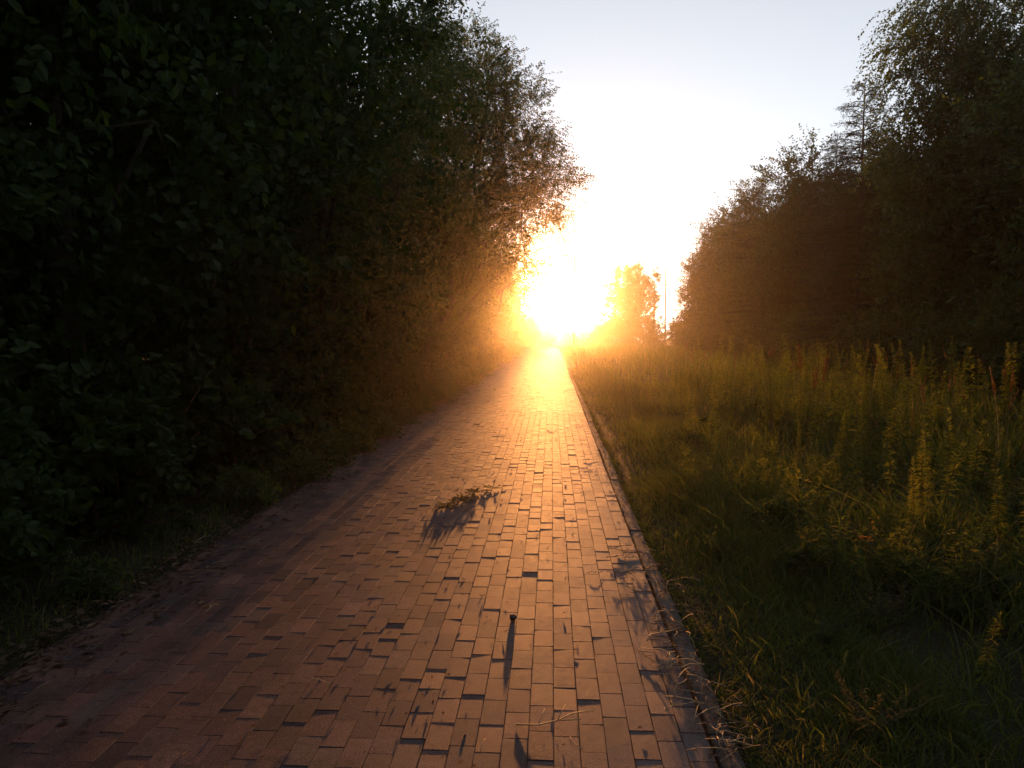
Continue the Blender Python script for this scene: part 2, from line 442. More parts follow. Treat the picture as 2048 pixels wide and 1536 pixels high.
_twigs = {}
def crown_mesh(key, lobes, n_spray, leaf_l, leaf_w, per, seed, mat, length=(.35, .8), droop=.25, detail=False, lo=.5, up=.2, bundle=6, twig=0):
    r = np.random.default_rng(seed)
    nb = max(1, n_spray // bundle)
    p, o, k = in_lobes(r, lobes, nb, lo)
    ok = p[:, 2] > .05
    p, o = p[ok], o[ok]
    d0 = o * .9 + r.normal(0, .4, p.shape); d0[:, 2] += up
    ln0 = r.uniform(*length, len(p))
    p = np.repeat(p, bundle, 0) + r.normal(0, .30 * np.mean(length), (len(p) * bundle, 3))
    d = np.repeat(unit(d0), bundle, 0) + r.normal(0, .42, p.shape)
    ln = np.repeat(ln0, bundle) * r.uniform(.6, 1.15, len(p))
    v, f = sprays(r, p, d, ln, per, leaf_l, leaf_w, droop, detail)
    if twig:
        t = np.array([0, .35, .7, 1.0]); dd = unit(d)
        Q = p[:, None, :] + dd[:, None, :] * (ln[:, None, None] * t[None, :, None]); Q[:, :, 2] -= droop * ln[:, None] * t[None, :] ** 2
        sd = unit(np.cross(dd, [0.3, 0.2, 0.93]))[:, None, :] * twig * (1 - .7 * t)[None, :, None]
        tv = np.stack([Q + sd, Q - sd], 2).reshape(-1, 3)
        i = np.arange(len(p))[:, None] * 8
        tf = np.concatenate([i + np.array([[2 * q, 2 * q + 1, 2 * q + 3, 2 * q + 2]]) for q in range(3)], 0)
        _twigs[key + str(seed)] = np_mesh('twigs', tv, tf, M['bark'])
    return np_mesh(key, v, f, mat), p
def wood_meshes(lobes, tips, H, rad, seed, mat, top=.9):
    """trunk and, apart from it, limbs reaching into the lobes with twigs to some sprays"""
    r = np.random.default_rng(seed + 991)
    tb = TB()
    nz = 9; zz = np.linspace(-.15, H * top, nz)
    L = np.array(lobes)
    cx = np.interp(zz, [0, H], [0, L[-1, 0]]); cyy = np.interp(zz, [0, H], [0, L[-1, 1]])
    pts = np.stack([cx + .05 * np.sin(zz * 1.1 + seed), cyy + .05 * np.cos(zz * .9 + seed), zz], -1)
    rr = rad * (1 - .88 * np.linspace(0, 1, nz)); rr[0] *= 1.45
    tb.tube(pts, rr, 8)
    trunk = tb.mesh('trunk', mat)
    lb = TB()
    for (x, y, z, a, b, c) in lobes:
        z0 = max(.35 * z, z - 1.3 * math.hypot(x, y) - .4)
        s = np.array([np.interp(z0, zz, pts[:, 0]), np.interp(z0, zz, pts[:, 1]), z0]); e = np.array([x, y, z])
        m = (s + e) / 2 + np.array([0, 0, .15])
        rb = rad * .35 * (1 - .6 * z0 / H)
        lb.tube([s, m, e], [rb, rb * .7, rb * .4], 6)
        dd = np.linalg.norm(tips - e, axis=1); idx = np.nonzero(dd < max(a, b) * 1.15)[0]
        if len(idx):
            for q in r.choice(idx, min(3 if rad < .155 else 8, len(idx)), replace=False):
                mm = (e + tips[q]) / 2 + r.normal(0, .2, 3)
                lb.tube([e, mm, tips[q]], [rb * .32, rb * .2, .004], 4)
    return trunk, lb.mesh('limbs', mat)
def tree_kind(name, lobes, H, rad, n_spray, leaf_l, leaf_w, per, seed, mat, bark, **kw):
    cm, tips = crown_mesh('crown', lobes, n_spray, leaf_l, leaf_w, per, seed, mat, **kw)
    tr, lm = wood_meshes(lobes, tips, H, rad, seed, bark)
    d = dict(name=name, crown=cm, trunk=tr, limbs=lm)
    if 'crown' + str(seed) in _twigs: d['twigs'] = _twigs['crown' + str(seed)]
    return d
def plant_tree(kind, x, y, label, cat='tree', group=None, sc=1.0, rz=0.0, sz=None):
    t = empty(kind['name'], (x, y, float(zg(x, y)) - .02), rz, (sc, sc, sz or sc))
    tag(t, label, cat, group)
    mobj('trunk', kind['trunk'], t)
    mobj('limbs', kind['limbs'], t)
    mobj('crown', kind['crown'], t)
    if 'twigs' in kind: mobj('twigs', kind['twigs'], t)
    return t

rr0 = np.random.default_rng(3)
# kinds of tree
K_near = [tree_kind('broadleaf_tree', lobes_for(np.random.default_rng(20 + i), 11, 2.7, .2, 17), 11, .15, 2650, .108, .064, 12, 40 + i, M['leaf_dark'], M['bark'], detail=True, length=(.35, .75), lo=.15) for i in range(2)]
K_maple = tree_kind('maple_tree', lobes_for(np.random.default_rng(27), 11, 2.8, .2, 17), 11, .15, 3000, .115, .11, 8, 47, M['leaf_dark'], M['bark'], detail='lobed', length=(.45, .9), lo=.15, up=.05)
K_mid = [tree_kind('broadleaf_tree', lobes_for(np.random.default_rng(60 + i), 10.8, 2.8, .2, 17), 10.8, .16, 3900, .085, .05, 13, 70 + i, M['leaf'], M['bark'], length=(.4, .85), lo=.45) for i in range(2)]
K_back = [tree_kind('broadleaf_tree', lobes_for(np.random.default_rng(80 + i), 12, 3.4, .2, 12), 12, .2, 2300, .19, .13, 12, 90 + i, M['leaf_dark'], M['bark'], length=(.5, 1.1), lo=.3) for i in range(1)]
K_edge = [tree_kind('broadleaf_tree', lobes_for(np.random.default_rng(120 + i), 8.4, 2.2, -.2, 16), 8.6, .13, 4900, .118, .062, 12, 130 + i, M['leaf_far'], M['bark'], length=(.45, 1.0), up=.8, lo=.5, droop=.12, twig=.006) for i in range(3)]

# --- left row
GL = 'dense row of trees left of the path'
LBL = 'one of the dark leafy trees in the dense row left of the brick path'
for i, (x, y, sc, rz) in enumerate([(-5.3, 4.6, 1.0, .3), (-4.9, 7.4, 1.05, 2.1), (-4.5, 10.6, 1.1, 4.0)]):
    plant_tree([K_near[0], K_maple, K_near[1]][i], x, y, ['nearest dark broadleaf tree at the left edge, hanging over low undergrowth', 'maple with broad lobed leaves in the upper left, second tree of the left row', 'dark tree between the broad-leaved maple and the tree whose top meets the frame'][i], 'tree', GL, sc, rz)
for i, (x, y, sc, rz) in enumerate([(-4.3, 14.2, 1.05, .7), (-4.4, 18.6, 1.1, 3.3), (-4.6, 31, 1.05, 2.0), (-5.0, 38, .9, 4.2), (-5.2, 47, .85, 1.1), (-5.3, 57, .8, 5.0), (-5.0, 69, .8, 2.6), (-5.0, 82, .85, .4), (-4.8, 96, .85, 3.6)]):
    lab = LBL
    lab = {0: 'tall dark tree whose top branches meet the sky at the upper frame, left of path', 1: 'dark tree standing just in front of the small-leaved tree that leans over the path', 2: 'first dark tree beyond the small-leaved tree that leans over the path'}.get(i, 'one of the far trees of the left row, swallowed by the sun glow')
    plant_tree(K_mid[i % 2], x, y, lab, 'tree', GL, sc, rz)
# the tree that leans out over the path, small leaves at its edge against the sky
ov_lobes = [(0, 0, 1.5, 1.3, 1.8, 1.3), (.3, .2, 3.4, 1.9, 2.1, 1.6), (1.6, -.2, 4.2, 1.6, 1.5, 1.2), (2.9, 0, 5.1, 1.35, 1.3, 1.1), (3.3, .2, 6.2, 1.25, 1.3, 1.2), (2.4, -.2, 6.6, 1.6, 1.6, 1.4),
            (2.6, .3, 7.9, 1.45, 1.5, 1.2), (1.0, 0, 6.0, 2.0, 2.1, 1.8), (1.9, .2, 9.0, 1.35, 1.4, 1.1), (.4, 0, 8.3, 2.0, 2.0, 1.6), (.9, .1, 10.2, 1.2, 1.2, .9), (-.8, 0, 7.0, 1.9, 2.1, 2.0), (-.4, 0, 9.9, 1.5, 1.5, 1.2), (2.75, .1, 3.7, .85, .9, .75), (2.3, -.2, 2.7, .9, .9, .8)]
K_over = tree_kind('willow_tree', ov_lobes, 10.8, .19, 11500, .09, .037, 14, 333, M['leaf'], M['bark'], length=(.35, .75), lo=.25, up=.45, twig=.004)
plant_tree(K_over, -3.85, 24, 'small-leaved tree leaning out over the path beside the low sun', 'tree', None)
# second row that closes the wood behind
for i, (x, y) in enumerate([(-9.5, 5), (-10, 10), (-9.6, 15.5), (-10, 21.5), (-9.4, 28), (-9.8, 36), (-9.5, 46), (-9.6, 60), (-10, 78), (-15, 8), (-15, 17), (-14.6, 27)]):
    plant_tree(K_back[0], x, y, 'one of the tall dark trees behind the left row, closing the wood', 'tree', 'trees deeper in the wood on the left', rr0.uniform(.9, 1.05), rr0.uniform(0, 6.28))

for i, (x, y) in enumerate([(-6.4, 1.2), (-6.2, -3.5), (-6.5, -8.5), (12.5, 7.0), (12.2, 2), (12.5, -3.5), (12, -9), (-1.5, -17), (4.5, -16.5), (9, -15)]):  # trees outside the view, added to cut ambient sky light on the foreground
    plant_tree(K_back[0], x, y, 'one of the unseen trees continuing the wood, added to cut sky light', 'tree', 'unseen trees added to cut sky light', 1.05, i * 1.3)
# --- right wood edge
GR = 'trees along the wood edge right of the meadow'
LBR = 'one of the bushy trees along the wood edge behind the meadow'
for i, (x, y, h) in enumerate([(11.0, 12.5, 9.7), (11.4, 16.2, 9.0), (11.0, 20.0, 9.2), (11.2, 26.6, 8.3), (10.3, 31, 9.2), (11.4, 35.2, 8.7), (10.5, 41, 9.2), (11.6, 45.5, 8.6), (11.0, 52.5, 8.8), (11.7, 58, 7.4)]):
    lab = LBR
    lab = ['dark tree at the right frame edge, nearest of the wood edge behind the meadow', 'second bushy tree from the right frame edge, in front of the birch', 'bushy tree directly below the birch crown in the right wood edge',
           'bushy tree just left of the spruce that stands beside the birch', 'bushy tree just left of the second spruce tip from the right', 'bushy tree between the second and third spruce tips from the right',
           'bushy tree just left of the third spruce tip from the right', 'bushy tree just right of the last spruce tip of the wood edge', 'bushy tree just left of the last spruce tip of the wood edge', 'farthest tree of the right wood edge, beside the gap with two thin poles'][i]
    plant_tree(K_edge[i % 3], x, y, lab, 'tree', GR, h / 8.6, rr0.uniform(0, 6.28))
for i, (x, y) in enumerate([(15.5, 14), (15.8, 20), (15.6, 27), (15.8, 35), (16, 44), (16.5, 54), (20, 12)]):
    plant_tree(K_back[0], x, y, 'one of the dark trees standing behind the right wood edge', 'tree', 'trees deeper in the wood on the right', .8, rr0.uniform(0, 6.28))
# birch with hanging twigs
rb = np.random.default_rng(501)
bl = [(math.cos(a) * q, math.sin(a) * q, z, s, s, s * 1.25) for a, q, z, s in [(0, .2, 3.5, 1.1), (2, .7, 4.6, 1.1), (4, .8, 5.4, 1.05), (3.1, 1.4, 6.5, .85), (1, .8, 6.6, 1.1), (3.3, 1.8, 8.1, .75), (5, .7, 7.8, 1.0), (2.6, 1.0, 8.9, .9), (.5, .5, 9.2, .9), (3.2, 1.0, 10.0, .75), (1.5, .3, 10.7, .7)]]
K_birch = tree_kind('birch_tree', bl, 11.2, .13, 3000, .075, .055, 26, 510, M['leaf_far'], M['birch'], length=(.6, 1.5), droop=.9, lo=.1, up=.0, bundle=9, twig=.005)
plant_tree(K_birch, 11.0, 20.3, 'birch with loose hanging twigs, tallest tree of the right wood edge', 'tree', None)
GE = 'scrub along the foot of the wood edge'
EDGE_SHRUBS = [(9.6, 12.8, .62), (9.2, 15.0, .55), (9.4, 17.4, .62), (8.9, 19.8, .6), (9.3, 22.2, .62), (8.9, 25.4, .6), (9.2, 29, .65), (9.3, 33, .65), (9.5, 38, .68), (9.7, 43, .7), (9.9, 49, .7), (10.2, 55, .72), (11.6, 14, .7), (11.9, 18, .7)]
# spruce: tiers of drooping boughs
def spruce_kind(H=8.8, rad=.12, seed=610):
    r = np.random.default_rng(seed)
    P = []; D = []; Ln = []
    lb = TB()
    z = .5
    while z < H - .1:
        t = z / H; reach = 2.1 * (1 - t) ** .75 + .2
        nb = int(9.5 - 2 * t)
        for k in range(nb):
            a = r.random() * 6.28; rl = reach * r.uniform(.75, 1.1)
            tip = np.array([math.cos(a) * rl, math.sin(a) * rl, z - .18 * rl + .12 * rl * t * 3]); s = np.array([0, 0, z])
            lb.tube([s, (s + tip) / 2 + np.array([0, 0, .05]), tip], [.02 * (1.2 - t), .012, .004], 4)
            m = max(3, int(rl * 9))
            for q in range(m):
                u = (q + 1) / m
                P.append(s + (tip - s) * u); sg = 1 if q % 2 else -1
                D.append(np.array([math.cos(a + sg * .9), math.sin(a + sg * .9), -.15])); Ln.append(.34 * (1.15 - u * .7) * (1.1 - .5 * t))
            P.append(tip * .9 + s * .1); D.append(np.array([math.cos(a), math.sin(a), .1])); Ln.append(.25)
        z += r.uniform(.2, .3) * (1.05 - .5 * t)
    P.append(np.array([0, 0, H - .25])); D.append(np.array([0, 0, 1.])); Ln.append(.4)
    v, f = sprays(r, np.array(P), np.array(D), np.array(Ln), 13, .075, .014, .1, False, 1.0)
    tb = TB(); tb.tube([(0, 0, -.1), (0, 0, H * .5), (0, 0, H)], [rad, rad * .55, .008], 8)
    return dict(name='spruce_tree', crown=np_mesh('crown', v, f, M['needle']), trunk=tb.mesh('trunk', M['bark']), limbs=lb.mesh('limbs', M['bark']))
K_spruce = spruce_kind()
plant_tree(K_spruce, 9.5, 24.0, 'spruce with a pointed top beside the birch on the right', 'tree', None, 1.06)
plant_tree(K_spruce, 10.4, 28.6, 'second spruce tip from the right in the wood edge behind the meadow', 'tree', None, 1.0, 2.0)
plant_tree(K_spruce, 10.5, 38.2, 'third spruce tip from the right, halfway along the wood edge', 'tree', None, 1.04, 4.0)
plant_tree(K_spruce, 10.9, 48.8, 'last spruce tip near the far end of the right wood edge', 'tree', None, 1.0, 1.0)
# far tree and the scrub round it
ft = [(0, 0, 5.4, 2.9, 2.9, 4.6), (-1.0, .3, 4.2, 2.5, 2.4, 3.2), (1.0, -.3, 4.8, 2.4, 2.4, 3.6), (-.8, 0, 7.4, 2.0, 2.0, 2.4), (.6, 0, 8.4, 1.6, 1.6, 2.1), (.1, .2, 2.2, 3.0, 2.8, 2.0), (2.7, 0, 8.6, .7, .7, 1.2), (2.5, 0, 7.2, .8, .8, 1.0)]
K_far = tree_kind('broadleaf_tree', ft, 10.3, .18, 4200, .19, .12, 12, 701, M['leaf_far'], M['bark'], length=(.4, .8), lo=.3, up=.4)
plant_tree(K_far, 9.9, 95, 'rounded far tree standing alone beside the thin poles', 'tree', None)

# --- shrubs
def shrub_kind(name, seed, H, Rr, n, ll, lw, mat, detail=False, per=11, lo=.3):
    r = np.random.default_rng(seed)
    lobes = []
    for i in range(7):
        a = i * 2.4 + r.random(); q = Rr * r.uniform(.2, .6) * (i > 0)
        s = Rr * r.uniform(.34, .6); z = H * r.uniform(.25, .8) if i else H * .5
        lobes.append((math.cos(a) * q, math.sin(a) * q, z, s, s, min(s * r.uniform(.9, 1.5), H * .36)))
    p, o, k = in_lobes(r, lobes, n, lo)
    d = o * .7 + r.normal(0, .45, p.shape); d[:, 2] += .35
    v, f = sprays(r, p, d, r.uniform(.2, .45, len(p)) * max(.5, Rr / 1.2), per, ll, lw, .3, detail)
    v[:, 2] = np.maximum(v[:, 2], .01)
    tb = TB()
    for j in range(14):
        q = p[r.integers(len(p))]; s = np.array([r.normal(0, min(.08, .06 * Rr)), r.normal(0, min(.08, .06 * Rr)), -.05])
        tb.tube([s, (s + q) / 2 + np.array([0, 0, .12]) * H, q], [.012, .008, .003], 4)
    return dict(name=name, crown=np_mesh('foliage', v, f, mat), stem=tb.mesh('stem', M['twig']))
def plant_shrub(kind, x, y, label, group=None, sc=1.0, rz=0.0, cat='shrub', sz=None):
    t = empty(kind['name'], (x, y, float(zg(x, y)) - .01), rz, (sc, sc, sz or sc))
    tag(t, label, cat, group); mobj('stem', kind['stem'], t); mobj('foliage', kind['crown'], t)
    return t
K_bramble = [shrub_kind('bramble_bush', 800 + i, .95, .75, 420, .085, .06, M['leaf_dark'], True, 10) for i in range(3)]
K_scrub = [shrub_kind('scrub_bush', 820 + i, 3.6, 2.2, 1100, .14, .075, M['leaf_far'], False, 12) for i in range(2)]
for i, (x, y, sc) in enumerate(EDGE_SHRUBS):
    plant_shrub(K_scrub[i % 2], x, y, 'one of the dark bushes along the foot of the wood edge behind the meadow', GE, sc, i * 1.7)
K_herb = [shrub_kind('leafy_herb', 840 + i, .42, .38, 190, .05, .032, M['leaf'], True, 9) for i in range(3)]
gb = 'brambles along the left verge'
for i, (x, y, sc) in enumerate([(-3.3, 3.7, .8), (-3.75, 4.6, 1.15), (-3.4, 5.5, .95), (-3.7, 6.6, 1.2), (-3.3, 7.7, .9), (-3.6, 9.0, 1.15), (-3.35, 10.4, 1.0), (-3.6, 12, 1.2), (-3.3, 13.8, 1.0), (-3.5, 16, 1.2), (-3.3, 18.5, 1.1), (-3.4, 21.5, 1.3), (-3.3, 25, 1.3), (-3.3, 29, 1.4), (-3.3, 34, 1.5)]):
    lab = 'one of the dark leafy brambles crowding the left verge under the trees'
    if i == 1: lab = 'large-leaved bramble at the left frame edge, nearest in the undergrowth'
    plant_shrub(K_bramble[i % 3], x, y, lab, gb, sc, i * 1.7)
gh = 'low leafy herbs along the left path edge'
for i, (x, y, sc) in enumerate([(-2.75, 4.3, .55), (-2.8, 6.6, .8), (-2.65, 7.7, .85), (-2.6, 8.5, 1.0), (-2.65, 9.6, 1.05), (-2.6, 10.8, 1.0), (-2.55, 12.3, 1.1), (-2.6, 14, 1.1), (-2.5, 16, 1.15), (-2.5, 18.2, 1.2), (-2.5, 21, 1.3), (-2.45, 24.5, 1.4), (-2.45, 29, 1.5), (-2.4, 34, 1.6), (-2.4, 40, 1.7), (-2.3, 47, 1.8)]):
    plant_shrub(K_herb[i % 3], x, y, 'one of the low green herbs spilling over the left path edge', gh, sc, i * 2.1, 'herb')
for i, (x, y, sc) in enumerate([(-8.2, 3.5, 1.0), (-8.4, 7, 1.05), (-8.0, 10.5, 1.0), (-8.3, 14, 1.05), (-8.2, 18, 1.1), (-8.2, 23, 1.1), (-8.4, 29, 1.1), (-7.4, 36, 1.0)]):
    plant_shrub(K_scrub[i % 2], x, y, 'one of the dark understorey bushes deep under the left trees', 'understorey bushes on the left', sc, i * 1.1)
# far scrub, both sides of the path's end
gs = 'far scrub where the path ends'
for i, (x, y, sc, hz) in enumerate([(-3.7, 62, .7, .8), (-3.4, 74, .8, .9), (-2.9, 86, .85, 1.0), (-2.5, 99, .95, 1.1), (5.4, 95, .7, .6), (7.0, 93, .9, 1.0), (8.0, 84, .8, .85), (10.5, 78, .9, .85), (13.0, 73, .9, .9), (12.2, 64, .8, .8), (15, 84, 1.1, 1.0), (7.0, 104, 1.0, .9), (2.6, 116, .8, .75), (-.4, 118, .9, .8), (-3.5, 114, 1.0, 1.1), (4.6, 112, .8, .7)]):
    lab = 'one of the hazy scrub bushes around the far end of the path'
    plant_shrub(K_scrub[i % 2], x, y, lab, gs, sc, i * 1.3, 'shrub', hz)

# ------------------------------------------------------------------ meadow: grass (stuff), tall stalks (things)
def grass_height(x, y):
    d = np.clip(x - .8, 0, 30)
    h = .05 + .10 * np.clip(d, 0, 1) + .22 * np.clip((d - .7) / 2.2, 0, 1) + .12 * np.clip((d - 3) / 3, 0, 1)
    h = h + .22 * np.clip((y - 5) / 3, 0, 1) * np.clip((x - .85) / .5, 0, 1) * np.clip((2.4 - x) / 1.2, 0, 1)
    return h * (1 + .35 * np.sin(1.3 * x + .5 * y) * np.sin(.9 * y - .4 * x))
def blades(r, x, y, h, wd, mat, name, lean=.45):
    n = len(x); z = zg(x, y) - .01
    a = r.random(n) * 2 * np.pi; ld = np.stack([np.cos(a), np.sin(a)], -1); ln = np.abs(r.normal(lean, .3, n)) * h
    b = r.random(n) * 2 * np.pi; sx, sy = np.cos(b) * wd * .5, np.sin(b) * wd * .5
    P = lambda t, s: np.stack([x + ld[:, 0] * ln * t ** 2 + sx * s, y + ld[:, 1] * ln * t ** 2 + sy * s, z + h * (t - .22 * lean * t ** 3)], -1)
    v = np.stack([P(0, 1), P(0, -1), P(.5, .8), P(.5, -.8), P(.82, .45), P(.82, -.45), P(1.0, 0)], 1).reshape(-1, 3)
    i = np.arange(n)[:, None] * 7
    f = np.concatenate([i + np.array([q]) for q in ((0, 1, 2), (1, 3, 2), (2, 3, 4), (3, 5, 4), (4, 5, 6))], 0)
    return v, f
def build_grass():
    r = np.random.default_rng(900)
    V = []; Fc = []; b = 0
    def add(x, y, h, wd, lean=.45):
        nonlocal b
        v, f = blades(r, x, y, h, wd, None, None, lean); V.append(v); Fc.append(f + b); b += len(v)
    # near strip by the kerb, meadow proper, then wider sparser blades with distance
    def zone(n, x0, x1, y0, y1, w0, lean=.45, hs=1.0, bias=1.0):
        x = x0 + (x1 - x0) * r.random(n) ** bias; y = y0 + (y1 - y0) * r.random(n)
        clump = np.sin(3.1 * x + 1.3 * y) * np.sin(2.3 * y - 1.7 * x + 2) + r.normal(0, .5, n)
        k = clump > -.75
        x, y = x[k], y[k]
        add(x, y, grass_height(x, y) * hs * r.uniform(.5, 1.35, len(x)), w0 * r.uniform(.6, 1.3, len(x)), lean)
    zone(22000, .72, 1.7, 2.2, 8, .005, .75)
    zone(31000, 1.2, 6.5, 2.3, 9, .0065, .6)
    zone(2600, .9, 4.5, 2.3, 6, .011, .8, 1.5)
    zone(16000, .74, 2.0, 8, 30, .008, .6)
    zone(26000, 2.0, 9.5, 9, 22, .010, .45)
    zone(14000, 1.0, 10, 22, 60, .025, .4, 1.1)
    zone(5000, 1.0, 12, 60, 110, .06, .4, 1.2)
    n = 5200; y = 2.2 + 26 * r.random(n) ** 1.4; tuft = np.sin(4.1 * y) + np.sin(1.7 * y + 1) + .6 * np.sin(9.3 * y)
    x = .765 - .055 * np.clip(tuft, -.4, 2) * r.random(n) - .04 * r.random(n)
    add(x, y, r.uniform(.03, .11, n), .0045 * (1 + y / 15), 1.0)
    o = mobj('grass', np_mesh('grass', np.concatenate(V), np.concatenate(Fc), M['grass'])); tag(o, 'meadow grass right of the path', 'grass', kind='stuff')
    V.clear(); Fc.clear(); b = 0
    n = 7000; x = -2.62 - np.abs(r.normal(0, .35, n)); y = 2.5 + 40 * r.random(n) ** 1.6
    add(x, y, .12 * r.uniform(.4, 1.5, n), .005 * (1 + y / 12), .7)
    o = mobj('verge_grass', np_mesh('verge_grass', np.concatenate(V), np.concatenate(Fc), M['grass'])); tag(o, 'thin grass along the left path edge', 'grass', kind='stuff')
build_grass()

def stalk_kind(name, seed, H, leafmat, n_leaf=110, ll=.085, lw=.014, z0=.18, top=True, lean=.06, head=None, headmat=None, bare=.0):
    """an upright stalk thick with narrow leaves that shorten to the tip (goldenrod)"""
    r = np.random.default_rng(seed)
    la = r.random() * 6.28
    zz = np.linspace(0, H, 7); off = lean * (zz / H) ** 2 * H
    pts = np.stack([np.cos(la) * off, np.sin(la) * off, zz], -1)
    tb = TB(); tb.tube(pts - np.array([0, 0, .03]), np.linspace(.0045, .0018, 7), 5 if False else 6)
    t = np.sort(r.random(n_leaf)) ** .8; z = H * (z0 + (1 - z0) * t)
    a = np.arange(n_leaf) * 2.399 + r.normal(0, .2, n_leaf)
    base = np.stack([np.interp(z, zz, pts[:, 0]), np.interp(z, zz, pts[:, 1]), z], -1)
    el = -.15 + .9 * t ** 2
    ax = np.stack([np.cos(a) * np.cos(el), np.sin(a) * np.cos(el), np.sin(el)], -1) + r.normal(0, .22, (n_leaf, 3))
    s = (1.1 - .72 * t ** 2) * r.uniform(.75, 1.15, n_leaf) * np.clip(.5 + t * 3, .5, 1)
    v, f = leaf_arrays(base, ax, np.tile([0, 0, 1.], (n_leaf, 1)), ll * s, lw * s)
    d = dict(name=name, stem=tb.mesh('stem', M['stem']), leaves=np_mesh('leaves', v, f, leafmat))
    if head:
        n = head
        t = r.random(n); z = H * (.72 + .3 * t); a = r.random(n) * 6.28
        base = np.stack([np.interp(z, zz, pts[:, 0]), np.interp(z, zz, pts[:, 1]), z], -1) + np.stack([np.cos(a), np.sin(a), 0 * a], -1) * (.035 * (1.1 - t))[:, None] * r.random(n)[:, None]
        ax = np.stack([np.cos(a) * .7, np.sin(a) * .7, .8 + 0 * a], -1)
        v, f = leaf_arrays(base, ax, unit(r.normal(size=(n, 3))), np.full(n, .035), np.full(n, .012))
        d['seed_head'] = np_mesh('seed_head', v, f, headmat)
    return d
def plant_stalk(k, x, y, label, group, cat, sc=1.0, rz=0.0, tilt=(0, 0)):
    t = empty(k['name'], (x, y, float(zg(x, y)) - .01), rz, sc); t.rotation_euler = (tilt[0], tilt[1], rz)
    tag(t, label, cat, group)
    for p in ('stem', 'leaves', 'seed_head'):
        if p in k: mobj(p, k[p], t)
    return t
K_gold = [stalk_kind('goldenrod', 1000 + i, 1.25, M['goldenrod'], (210, 120, 170, 90, 150, 190)[i], (.09, .12, .105, .13, .08, .10)[i], (.018, .02, .024, .02, .015, .022)[i], (.1, .3, .15, .4, .2, .1)[i], lean=(.04, .14, .08, .2, .1, .05)[i]) for i in range(6)]
K_dock = [stalk_kind('dock_plant', 1050 + i, 1.2, M['wilt'], 14, .13, .03, .1, lean=.14, head=170, headmat=M['reed']) for i in range(3)]
def panicle_kind(seed, H=1.15):
    r = np.random.default_rng(seed); tb = TB()
    zz = np.linspace(0, H, 6); off = .12 * (zz / H) ** 2.4 * H; a0 = r.random() * 6.28
    pts = np.stack([np.cos(a0) * off, np.sin(a0) * off, zz], -1); tb.tube(pts, np.linspace(.002, .0008, 6), 4)
    n = 60; t = r.random(n); z = H * (.78 + .22 * t); a = r.random(n) * 6.28
    base = np.stack([np.interp(z, zz, pts[:, 0]), np.interp(z, zz, pts[:, 1]), z], -1)
    ax = np.stack([np.cos(a) * .45, np.sin(a) * .45, 1 + 0 * a], -1)
    v, f = leaf_arrays(base, ax, unit(r.normal(size=(n, 3))), np.full(n, .045) * (1.2 - t), np.full(n, .007))
    lv, lf = leaf_arrays(np.tile([0, 0, .02], (7, 1)) + r.normal(0, .01, (7, 3)) * [1, 1, 0], np.stack([r.normal(0, .4, 7), r.normal(0, .4, 7), np.ones(7)], -1), r.normal(size=(7, 3)), r.uniform(.4, .7, 7), np.full(7, .009), True)
    return dict(name='grass_stalk', stem=tb.mesh('stem', M['straw']), leaves=np_mesh('leaves', lv, lf, M['grass']), seed_head=np_mesh('seed_head', v, f, M['reed']))
K_pan = [panicle_kind(1080 + i) for i in range(4)]

rs = np.random.default_rng(1200)
LG = 'one of the goldenrod stalks crowding the sunlit meadow right of the path'
# stalks read off the photograph: (px of tip, py of tip, distance)
def tip_place(kinds, i, px, py, Y, H, label, group, cat, tilt=(0, 0)):
    p = at(px, py, Y); z = float(zg(p.x, Y)); sc = max(.35, (p.z - z) / H)
    return plant_stalk(kinds[i % len(kinds)], p.x, Y, label, group, cat, sc, i * 1.9, tilt)
for i, (px, py, Y) in enumerate([(1365, 690, 13), (1425, 690, 12.5), (1452, 672, 12.8), (1478, 690, 12), (1504, 688, 12), (1525, 708, 11), (1545, 712, 10.5), (1562, 712, 10.4), (1600, 730, 10), (1660, 740, 9.5), (1640, 772, 9), (1700, 773, 8.5), (1720, 815, 7.5), (1870, 830, 6.5), (1905, 815, 6.6), (1950, 835, 6.3), (1985, 850, 6.0), (1860, 900, 5.8), (2010, 880, 5.6)]):
    tip_place(K_gold, i, px, py, Y, 1.25, LG, 'goldenrod stalks in the meadow', 'goldenrod')
tip_place(K_gold, 3, 1806, 735, 8.6, 1.25, 'tall lone goldenrod spire rising above the dark grass at the right', None, 'goldenrod')
tip_place(K_gold, 1, 1965, 1255, 3.1, 1.25, 'small orange-stemmed goldenrod in the near right corner of the meadow', None, 'goldenrod')
cnt = 0
while cnt < 190:
    y = 4.6 + 17 * rs.random() ** .95; x = 1.15 + rs.random() * min(7.2, y * .66)
    if x < 1.15 + .5 * max(0, 7 - y): continue
    hh = np.clip(.36 + .42 * (x - 1.15) / 2.0, .3, .95) * (1.12 if y > 9 else .9) * rs.uniform(.68, 1.12)
    plant_stalk(K_gold[cnt % 6], x, y, LG, 'goldenrod stalks in the meadow', 'goldenrod', hh, rs.random() * 6.28, (rs.normal(0, .12), rs.normal(0, .12))); cnt += 1
for i, (px, py, Y) in enumerate([(1600, 695, 12), (1650, 715, 11), (1625, 735, 10.5)]):
    tip_place(K_dock, i, px, py, Y, 1.2, 'one of the rust-red dock plants among the meadow goldenrods', 'dock plants in the meadow', 'dock plant', (.0, .12))
for i in range(90):
    y = 7.5 + 14 * rs.random(); x = 3.0 + rs.random() * (y * .5)
    if x > 9: x = 3 + rs.random() * 6
    plant_stalk(K_pan[i % 4], x, y, 'one of the thin red-brown grass seed stalks rising from the meadow', 'seeding grass stalks in the meadow', 'grass stalk', rs.uniform(.8, 1.2), rs.random() * 6.28, (rs.normal(0, .08), rs.normal(0, .08)))
